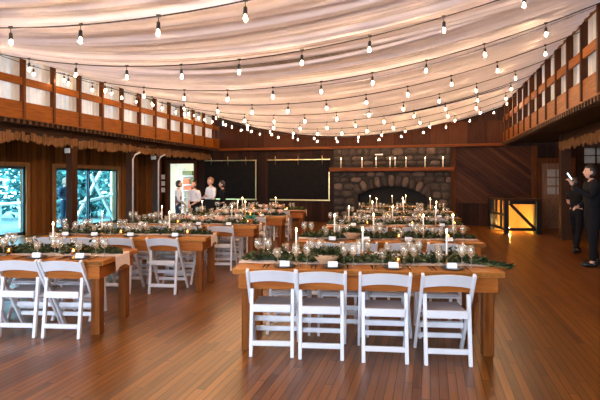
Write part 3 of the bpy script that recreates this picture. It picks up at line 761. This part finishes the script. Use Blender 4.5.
bowl_on(R_[0], a, .86, .30, rn[0]); bowl_on(R_[1], a, .74, .30, rn[1])
numcard(R_[0], a, 1.15, .56, rn[0]); numcard(R_[0], a, 2.22, .60, rn[0]); 
# roses laid in the garland of the far left tables
for ti in (2, 3, 4):
    rr = random.Random(ti)
    for k in range(9 if ti == 3 else 5):
        s = .9+k*.17+rr.uniform(-.04, .04); x, y = spot(L_[ti], a, s if ti == 3 else s*1.1, .43+rr.uniform(-.08, .08))
        o = link('rose', ROSE[k % 2]); o.location = (x, y, TZ+.055); o.rotation_euler = (rr.uniform(-.4, .4), rr.uniform(-.4, .4), rr.uniform(0, 6)); o.scale = (1.6,)*3
        tag(o, '%s rose in the garland of the %s, number %s from left' % (['peach', 'cream'][k % 2], ln[ti], ['one', 'two', 'three', 'four', 'five', 'six', 'seven', 'eight', 'nine'][k]), 'flower', 'roses in the garlands')
x, y = spot(L_[2], a, 2.28, .36); t = thing('potted_plant', 'small blue-green plant in a terracotta pot on the '+ln[2], 'plant', (x, y, TZ+.007))
MB().lathe([(0, 0), (.045, 0), (.062, .09), (.066, .10), (.058, .10), (.05, .085), (0, .085)], 14).build('pot', M['pot'], t)
b = MB()
for k in range(70): q = rnd(0, 6.28); b.leaf((0, 0, .09), (math.cos(q), math.sin(q), rnd(.15, 1.2)), rnd(.08, .14), .035)
b.build('leaves', M['succulent'], t)

# ------------------------------------------------------------------ ceiling drapes and string lights
XC, HW = (BL+BR)/2, (BR-BL)/2
def sag(x, mid=3.06, end=4.02): return end-(end-mid)*(1-((x-XC)/HW)**2)
def drape(y0, y1, seed, lab):
    r = random.Random(seed); nx, ny = 50, 90; vs = []; fs = []
    ph = [r.uniform(0, 6.28) for _ in range(8)]; fr = [r.uniform(18, 28), r.uniform(45, 75), r.uniform(6, 10)]
    extra = r.uniform(-.02, .03)
    for i in range(nx+1):
        x = BL+.02+(BR-BL-.04)*i/nx; u = (x-XC)/HW; mid = 1-u*u
        for j in range(ny+1):
            v = j/ny; y = y0+(y1-y0)*v
            sl = .6*u
            w = .022*math.sin(fr[0]*(y+.06*u*math.sin(ph[3]))+ph[0]+sl)+.011*math.sin(fr[1]*(y+.05*u*u*math.sin(ph[5]))+ph[1]-sl*.7)+.006*math.sin(1.7*fr[1]*(y+.04*u*math.sin(ph[6]))+ph[7])+.022*math.sin(fr[2]*y+ph[2]+1.5*u)
            edge = .05*(abs(2*v-1))**4*math.sin(u*3+ph[4])
            z = sag(x, 3.19+extra, 4.12)+w*(.55+.45*mid)-edge
            vs.append((x, y, z))
    fs = [(i*(ny+1)+j, (i+1)*(ny+1)+j, (i+1)*(ny+1)+j+1, i*(ny+1)+j+1) for i in range(nx) for j in range(ny)]
    b = MB(); b.add(vs, fs, 0, True); o = b.build('ceiling_drape', M['drape'])
    return tag(o, lab, 'drape', 'sheer drapes slung across the hall')
names = ['frontmost', 'second', 'third', 'fourth', 'fifth', 'sixth', 'seventh', 'eighth', 'ninth', 'tenth', 'eleventh', 'twelfth']
y = -.3
for k in range(11):
    w = 1.60; drape(y, y+w+.12, 40+k, '%s pale sheer drape from the front, slung across under the ceiling' % names[k]); y += w
SPS = [.82, .84, .805, .79, .75, .73, .72, .72, .72, .72]
ROWS = [3.7, 5.33, 7.05, 8.6, 10.15, 11.6, 13.1, 14.6, 15.9]
PH = [-1.52, -1.465, -1.63, -1.89, -2.0, -1.09, -1.7, -1.45, -1.65]
SOCK = MB(); SOCK.tube([(0, 0, 0), (0, 0, -.05)], .004, 6); SOCK.lathe([(.0, -.045), (.012, -.05), (.017, -.06), (.019, -.105), (.02, -.115), (0, -.115)], 10)
SOCK.box((-.02, -.009, -.006), (.02, .009, .016)); SOCK = SOCK.mesh('socket', M['socket'])
BULB = MB().lathe([(.012, -.113), (.013, -.122), (.022, -.137), (.026, -.153), (.023, -.172), (.012, -.184), (0, -.187)], 10).mesh('bulb_glass', M['bulb_glass'])
CORE = MB().lathe([(0, -.118), (.006, -.121), (.0115, -.138), (.0125, -.150), (.010, -.164), (.004, -.171), (0, -.172)], 8).mesh('filament', M['bulb'])
for i, yr in enumerate([2.05]+ROWS):
    ph = -1.5 if i == 0 else PH[i-1]
    t = thing('string_lights', '%s cable of glowing bulbs from the camera, swagged across the hall' % (['overhead']+names)[i] if i else 'cable of bulbs above the picture, nearest to the camera', 'string lights', (XC, yr, sag(XC)), 0, 'bulb cables under the drapes')
    zc = sag(XC); SP = SPS[i]
    pts = [(BL+(BR-BL)*k/40-XC, 0, sag(BL+(BR-BL)*k/40)-zc) for k in range(41)]
    MB().tube(pts, .007, 6).build('cable', M['wire'], t)
    k = math.ceil((BL+.12-ph)/SP)
    while ph+k*SP < BR-.1:
        x = ph+k*SP; s = link('socket', SOCK, t); s.location = (x-XC, 0, sag(x)-zc); s.rotation_euler = (rnd(-.05, .05), rnd(-.06, .06), rnd(-.4, .4)); link('bulb_glass', BULB, s); link('filament', CORE, s); k += 1

# ------------------------------------------------------------------ people
DG = None
def skin_mesh(chains, sub=2):
    """chains: lists of (point, radius) joined at equal points -> list of (verts, faces) from one Skin modifier"""
    idx = {}; vs = []; rs = []; es = []
    for ch in chains:
        prev = None
        for p, r in ch:
            key = tuple(round(c, 4) for c in p)
            if key not in idx: idx[key] = len(vs); vs.append(p); rs.append(r)
            k = idx[key]
            if prev is not None and prev != k: es.append((prev, k))
            prev = k
    me = bpy.data.meshes.new('skeleton'); me.from_pydata(vs, es, []); o = bpy.data.objects.new('skeleton', me); COL.objects.link(o)
    md = o.modifiers.new('skin', 'SKIN'); md.use_smooth_shade = True
    sl = me.skin_vertices[0].data if me.skin_vertices else None
    if sl is None:
        bm = bmesh.new(); bm.from_mesh(me); bm.verts.layers.skin.verify(); bm.to_mesh(me); bm.free(); sl = me.skin_vertices[0].data
    for i, r in enumerate(rs):
        rr = r if isinstance(r, tuple) else (r, r); sl[i].radius = rr; sl[i].use_root = (i == 0)
    sb = o.modifiers.new('sub', 'SUBSURF'); sb.levels = sub; sb.render_levels = sub
    dg = bpy.context.evaluated_depsgraph_get(); ev = o.evaluated_get(dg); m2 = ev.to_mesh()
    V = [v.co.copy() for v in m2.vertices]; Fc = [list(p.vertices) for p in m2.polygons]
    ev.to_mesh_clear(); bpy.data.objects.remove(o); bpy.data.meshes.remove(me)
    return V, Fc
def hand_chains(w, d, up, side, curl=.5, k=1.0):
    """fingers and thumb as separate chains rooted in the palm; w wrist, d pointing direction, up = back of the hand"""
    d = Vector(d).normalized(); up = (Vector(up)-d*d.dot(Vector(up))).normalized(); s = d.cross(up)*side; w = Vector(w); out = []
    out.append([(tuple(w), .022*k), (tuple(w+d*.04*k), (.030*k)), (tuple(w+d*.085*k), .028*k)])
    for i, (off, ln) in enumerate(((.028, .072), (.010, .08), (-.009, .075), (-.027, .058))):
        b0 = w+d*.07*k+s*off*k; p1 = b0+d*.035*k; c1 = d*math.cos(curl)-up*math.sin(curl); p2 = p1+c1*ln*.5*k; c2 = d*math.cos(curl*2)-up*math.sin(curl*2); p3 = p2+c2*ln*.45*k
        out.append([(tuple(b0), .010*k), (tuple(p1), .0095*k), (tuple(p2), .0085*k), (tuple(p3), .007*k)])
    b0 = w+d*.025*k+s*.022*k; p1 = b0+(d*.5+s*.8).normalized()*.04*k; p2 = p1+(d*.85+s*.25-up*.35).normalized()*.035*k
    out.append([(tuple(b0), .013*k), (tuple(p1), .011*k), (tuple(p2), .008*k)])
    return out
def head_mesh(c, yaw, pitch, k=1.0):
    """head with face looking along +Y before turning; materials 0 skin, 1 lips, 2 eyes"""
    b = MB(); n = 16; vs = []; fs = []
    for i in range(n+1):
        a = PI*i/n
        for j in range(2*n):
            q = PI*j/n; x = math.sin(a)*math.cos(q); y = math.sin(a)*math.sin(q); z = -math.cos(a)
            X = x*.076; Y = y*.096; Z = z*.118
            if z < -.1: t = (-z-.1)/.9; X *= 1-.32*t; Y = Y*(1-.25*t)+.018*t
            if y > .55 and abs(x) < .30:
                f = max(0, 1-abs(x)/.28)
                if -.38 < z < .12: Y += .022*f*max(0, 1-abs(z+.22)/.30)         # nose
                if -.62 < z < -.45: Y += .006*f                                  # lips
                if z < -.75: Y += .006*f
            if y > .6 and .2 < abs(x) < .6 and -.02 < z < .22: Y -= .006
            vs.append((X, Y, Z))
    for i in range(n):
        for j in range(2*n): fs.append((i*2*n+j, i*2*n+(j+1) % (2*n), (i+1)*2*n+(j+1) % (2*n), (i+1)*2*n+j))
    b.add(vs, fs, 0, True)
    for s in (-1, 1):
        b.ball((s*.032, .079, .008), (.012, .008, .008), 6, 2); b.ball((s*.076, -.005, -.012), (.010, .020, .032), 6, 0)
    b.ball((0, .083, -.062), (.022, .010, .007), 6, 1)
    m = Matrix.Translation(c) @ Matrix.Rotation(yaw, 4, 'Z') @ Matrix.Rotation(-pitch, 4, 'X') @ Matrix.Scale(k, 4)
    b.v = [tuple(m @ Vector(v)) for v in b.v]; return b, m
def hair_mesh(m, style):
    b = MB(); n = 16; vs = []; fs = []
    for i in range(n+1):
        a = PI*i/n
        for j in range(2*n):
            q = PI*j/n; x = math.sin(a)*math.cos(q); y = math.sin(a)*math.sin(q); z = -math.cos(a)
            lim = .50 if y > .35 else (.02 if y > -.2 else -.62)
            if style == 'long': lim = .50 if y > .4 else -.9
            g = 1.10 if z > lim else .90
            fl = 1+.02*math.sin(9*q+4*a)
            X, Y, Z = x*.080*g*fl, (y*.099-.004)*g*fl, z*.122*(g if z > lim else .92)
            if z < -.1: Y += -.004
            vs.append((X, Y, Z+.004))
    for i in range(n):
        for j in range(2*n): fs.append((i*2*n+j, i*2*n+(j+1) % (2*n), (i+1)*2*n+(j+1) % (2*n), (i+1)*2*n+j))
    b.add(vs, fs, 0, True)
    if style == 'bun': b.ball((0, -.10, .06), (.042, .038, .042), 8, 0, .03)
    if style == 'long': b.tube([(0, -.07, .0), (0, -.095, -.12), (0, -.10, -.26)], [.07, .075, .03], 12)
    b.v = [tuple(m @ Vector(v)) for v in b.v]; return b
def person(name_label, loc, rz, hgt, arms, legs, look, top, bottom, hair, style, hands, shoes=True, skirt=False, sleeves='long', vest=None, lean=0, bulk=1.0):
    """local frame: faces +Y. arms = ((elbow, wrist) left, right), legs = ((knee, ankle) left, right) in metres for a 1.75 m figure"""
    k = hgt/1.75; t = thing('person', name_label, 'person', loc, rz)
    def V(p): return (p[0]*k, p[1]*k, p[2]*k)
    pel = (0, 0, .95); waist = (0, lean*.1, 1.08); chest = (0, lean*.25, 1.28); neck0 = (0, lean*.4, 1.45); neck1 = (0, lean*.45+.01, 1.54)
    shL, shR = (-.175, lean*.38, 1.42), (.175, lean*.38, 1.42); hpL, hpR = (-.09, 0, .90), (.09, 0, .90)
    ch = [[(V(pel), (.14*k, .10*k)), (V(waist), (.125*k, .09*k)), (V(chest), (.15*k, .105*k)), (V(neck0), (.07*k, .065*k)), (V(neck1), .05*k)]]
    arm = []
    for sh, (el, wr) in zip((shL, shR), arms): arm.append([(V(chest), (.15*k, .105*k)), (V(sh), .062*k), (V(el), .044*k), (V(wr), .027*k)])
    leg = []
    for hp, (kn, an) in zip((hpL, hpR), legs): leg.append([(V(pel), (.14*k, .10*k)), (V(hp), .088*k), (V(kn), .058*k), (V(an), .040*k), (V((an[0], an[1]+.10, .035)), .034*k)])
    MBb = MB(); v, f = skin_mesh(ch+arm+leg); MBb.add(v, f, 0, True)
    for (el, wr), (dd, up, sd, cu) in zip(arms, hands):
        for c in hand_chains(V(wr), dd, up, sd, cu, k): v, f = skin_mesh([c], 1); MBb.add(v, f, 0, True)
    hc = Vector(V((neck1[0], neck1[1]+.02, 1.635))); hb, hm = head_mesh(hc, look[0], look[1], k)
    o = len(MBb.v); MBb.v += hb.v; MBb.f += [[i+o for i in q] for q in hb.f]; MBb.mi += hb.mi; MBb.sm += hb.sm
    MBb.build('body', [M['skin'], M['lip'], M['eye']], t)
    hair_mesh(hm, style).build('hair', M[hair], t)
    g = 1.13
    def grow(c, q=g): return [(p, tuple(x*q for x in r) if isinstance(r, tuple) else r*q) for p, r in c]
    tc = grow(ch[0][:4], 1.12*bulk); tc[-1] = (tc[-1][0], (.092*k, .085*k)); tc.append((V((0, lean*.42+.004, 1.505)), .064*k))
    ac = []
    for a_ in arm:
        a2 = grow(a_, 1.2*bulk); a2[1] = (a2[1][0], .078*k*bulk)
        if sleeves == 'short':
            e = Vector(a_[1][0]).lerp(Vector(a_[2][0]), .75); a2 = a2[:2]+[(tuple(e), .058*k)]
        elif sleeves == 'rolled':
            e = Vector(a_[2][0]).lerp(Vector(a_[3][0]), .35); a2 = a2[:3]+[(tuple(e), .046*k)]
        ac.append(a2)
    b = MB(); v, f = skin_mesh([tc]+ac); b.add(v, f, 0, True); b.build('jacket' if top == 'black_cloth' and sleeves == 'long' else 'shirt', M[top], t)
    if vest:
        b = MB(); v, f = skin_mesh([grow(ch[0][:3], 1.2)+[(V((0, lean*.38, 1.42)), .075*k)]]); b.add(v, f, 0, True); b.build('vest', M[vest], t)
    b = MB()
    lc = [grow(l[:4], 1.16*bulk) for l in leg]
    for l in lc: l[-1] = (l[-1][0], .058*k)
    v, f = skin_mesh([[(V(waist), (.13*k, .098*k)), (V(pel), (.16*k, .12*k))]]+lc); b.add(v, f, 0, True)
    b.build('trousers', M[bottom], t)
    if skirt:
        MB().lathe([(.135*k, 1.09*k), (.17*k, .95*k), (.185*k, .75*k), (.19*k, .52*k), (.18*k, .52*k)], 20).build('apron', M['black_cloth'], t)
    for kn, an in legs:
        b = MB(); b.ball((an[0]*k, (an[1]+.07)*k, .045*k), (.048*k, .135*k, .045*k), 8); b.ball((an[0]*k, (an[1]-.02)*k, .06*k), (.045*k, .06*k, .06*k), 8)
        b.v = [(x, y, max(z, .0)) for x, y, z in b.v]; b.build('shoe', M['shoe'], t)
    return t
STAND = (((-.10, .01, .50), (-.11, -.02, .09)), ((.10, .02, .50), (.11, .0, .09)))
FOLD = (((-.23, .03, 1.16), (.02, .21, 1.12)), ((.23, .03, 1.16), (-.02, .24, 1.18)))
FOLDH = (((1, .2, .1), (0, 1, .3), 1, .35), ((-1, .2, .1), (0, 1, .3), -1, .35))
CLASP = (((-.23, -.02, 1.15), (-.06, .20, .98)), ((.23, -.02, 1.15), (.06, .20, .98)))
CLASPH = (((.7, .5, -.5), (-.3, .7, .5), 1, .5), ((-.7, .5, -.5), (.3, .7, .5), -1, .5))
RZ = TH
person('standing staff member in white shirt, dark vest and navy trousers, leftmost by the kitchen doorway', (-7.04, 12.05, 0), RZ-1.2, 1.57, CLASP, STAND, (-.1, -.25), 'white_shirt', 'navy', 'hair_dark', 'short', CLASPH, vest='charcoal', sleeves='rolled')
person('standing staff member in white shirt with dark apron, second from left by the doorway', (-6.60, 12.2, 0), RZ+2.6, 1.56, CLASP, STAND, (.2, -.3), 'white_shirt', 'black_cloth', 'hair_dark', 'bun', CLASPH, skirt=True, sleeves='rolled')
person('standing staff member with light brown hair, white blouse and folded arms', (-6.12, 12.3, 0), RZ+2.3, 1.66, FOLD, STAND, (.2, -.05), 'white_shirt', 'black_cloth', 'hair_red', 'bun', FOLDH, skirt=True)
person('standing staff member dressed all in black, right of the one with folded arms', (-5.98, 12.8, 0), RZ+1.6, 1.56, CLASP, STAND, (.1, -.1), 'black_cloth', 'black_cloth', 'hair_dark', 'short', CLASPH)
person('person in dark blue clothes standing outside the second glass door', (-12.85, 14.05, -.2), -1.6, 1.85, CLASP, STAND, (0, 0), 'navy', 'navy', 'hair_red', 'short', CLASPH)
# guests on the right
GUEST = (((-.24, .10, 1.20), (-.10, .34, 1.40)), ((.25, -.06, 1.16), (.16, .16, 1.02)))
man = person('man in a black suit raising a glowing phone, at the right edge', (2.88, 9.71, 0), RZ+1.35, 1.86, GUEST, (((-.11, .02, .50), (-.13, .03, .09)), ((.10, -.02, .50), (.11, -.10, .09))), (-.1, -.12), 'black_cloth', 'black_cloth', 'hair_dark', 'short', (((.25, .35, .9), (-.6, -.3, .4), 1, .7), ((-.5, .8, -.1), (.4, .5, .5), -1, .6)), bulk=1.16)
person('dark-haired guest in black with bare forearms, standing behind the man with the phone', (3.10, 11.5, 0), RZ-1.15, 1.64, (((-.24, .06, 1.14), (-.08, .30, 1.18)), ((.24, .08, 1.14), (.12, .32, 1.08))), (((-.10, .10, .50), (-.13, .16, .09)), ((.10, -.04, .50), (.11, -.18, .09))), (0, -.2), 'black_cloth', 'black_cloth', 'hair_dark', 'long', (((.5, .8, .1), (0, -.2, 1), 1, .5), ((-.5, .8, .1), (0, -.2, 1), -1, .5)), sleeves='short')
k = 1.86/1.75
m = Matrix.Translation((2.88, 9.71, 0)) @ Matrix.Rotation(RZ+1.35, 4, 'Z')
p = m @ Vector((-.075*k, .385*k, 1.56*k))
t = thing('mobile_phone', 'glowing mobile phone held up by the man in black', 'phone', p, RZ+1.35+.9)
t.rotation_euler = (math.radians(-28), math.radians(-20), 1.1)
MB().box((-.036, -.005, -.075), (.036, .005, .075), 0, .004).build('case', M['black_metal'], t)
MB().box((-.033, -.007, -.07), (.033, -.005, .07)).build('screen', M['screen'], t)

# ------------------------------------------------------------------ daylight
w = bpy.data.worlds.new('sky'); S.world = w; w.use_nodes = True
nt = w.node_tree; bg = nt.nodes['Background']
sky = nt.nodes.new('ShaderNodeTexSky'); sky.sky_type = 'HOSEK_WILKIE'; sky.turbidity = 4; sky.ground_albedo = .4; sky.sun_direction = (.3, -.5, .8)
mx = nt.nodes.new('ShaderNodeMix'); mx.data_type = 'RGBA'; mx.inputs['Factor'].default_value = .75
nt.links.new(sky.outputs[0], mx.inputs['A']); mx.inputs['B'].default_value = (.70, .82, 1.0, 1)
nt.links.new(mx.outputs['Result'], bg.inputs['Color']); bg.inputs['Strength'].default_value = 9.5
def portal(loc, rot, sx, sy):
    l = bpy.data.lights.new('daylight_portal', 'AREA'); l.shape = 'RECTANGLE'; l.size = sx; l.size_y = sy; l.cycles.is_portal = True
    o = bpy.data.objects.new('daylight_portal', l); COL.objects.link(o); o.location = loc; o.rotation_euler = rot
for x, q in ((XL-.2, -PI/2), (XR+.2, PI/2)): portal((x, 6.1, 3.75), (0, q, 0), 1.3, 22)
for x in (-7.0, -3.0, 1.0): portal((x, YF-.2, 2.35), (PI/2, 0, 0), 3.2, 3.7)
for y0, y1 in (W1, W2, (.6, 3.2)): portal((XL-.2, (y0+y1)/2, 1.0), (0, -PI/2, 0), 2.0, y1-y0)
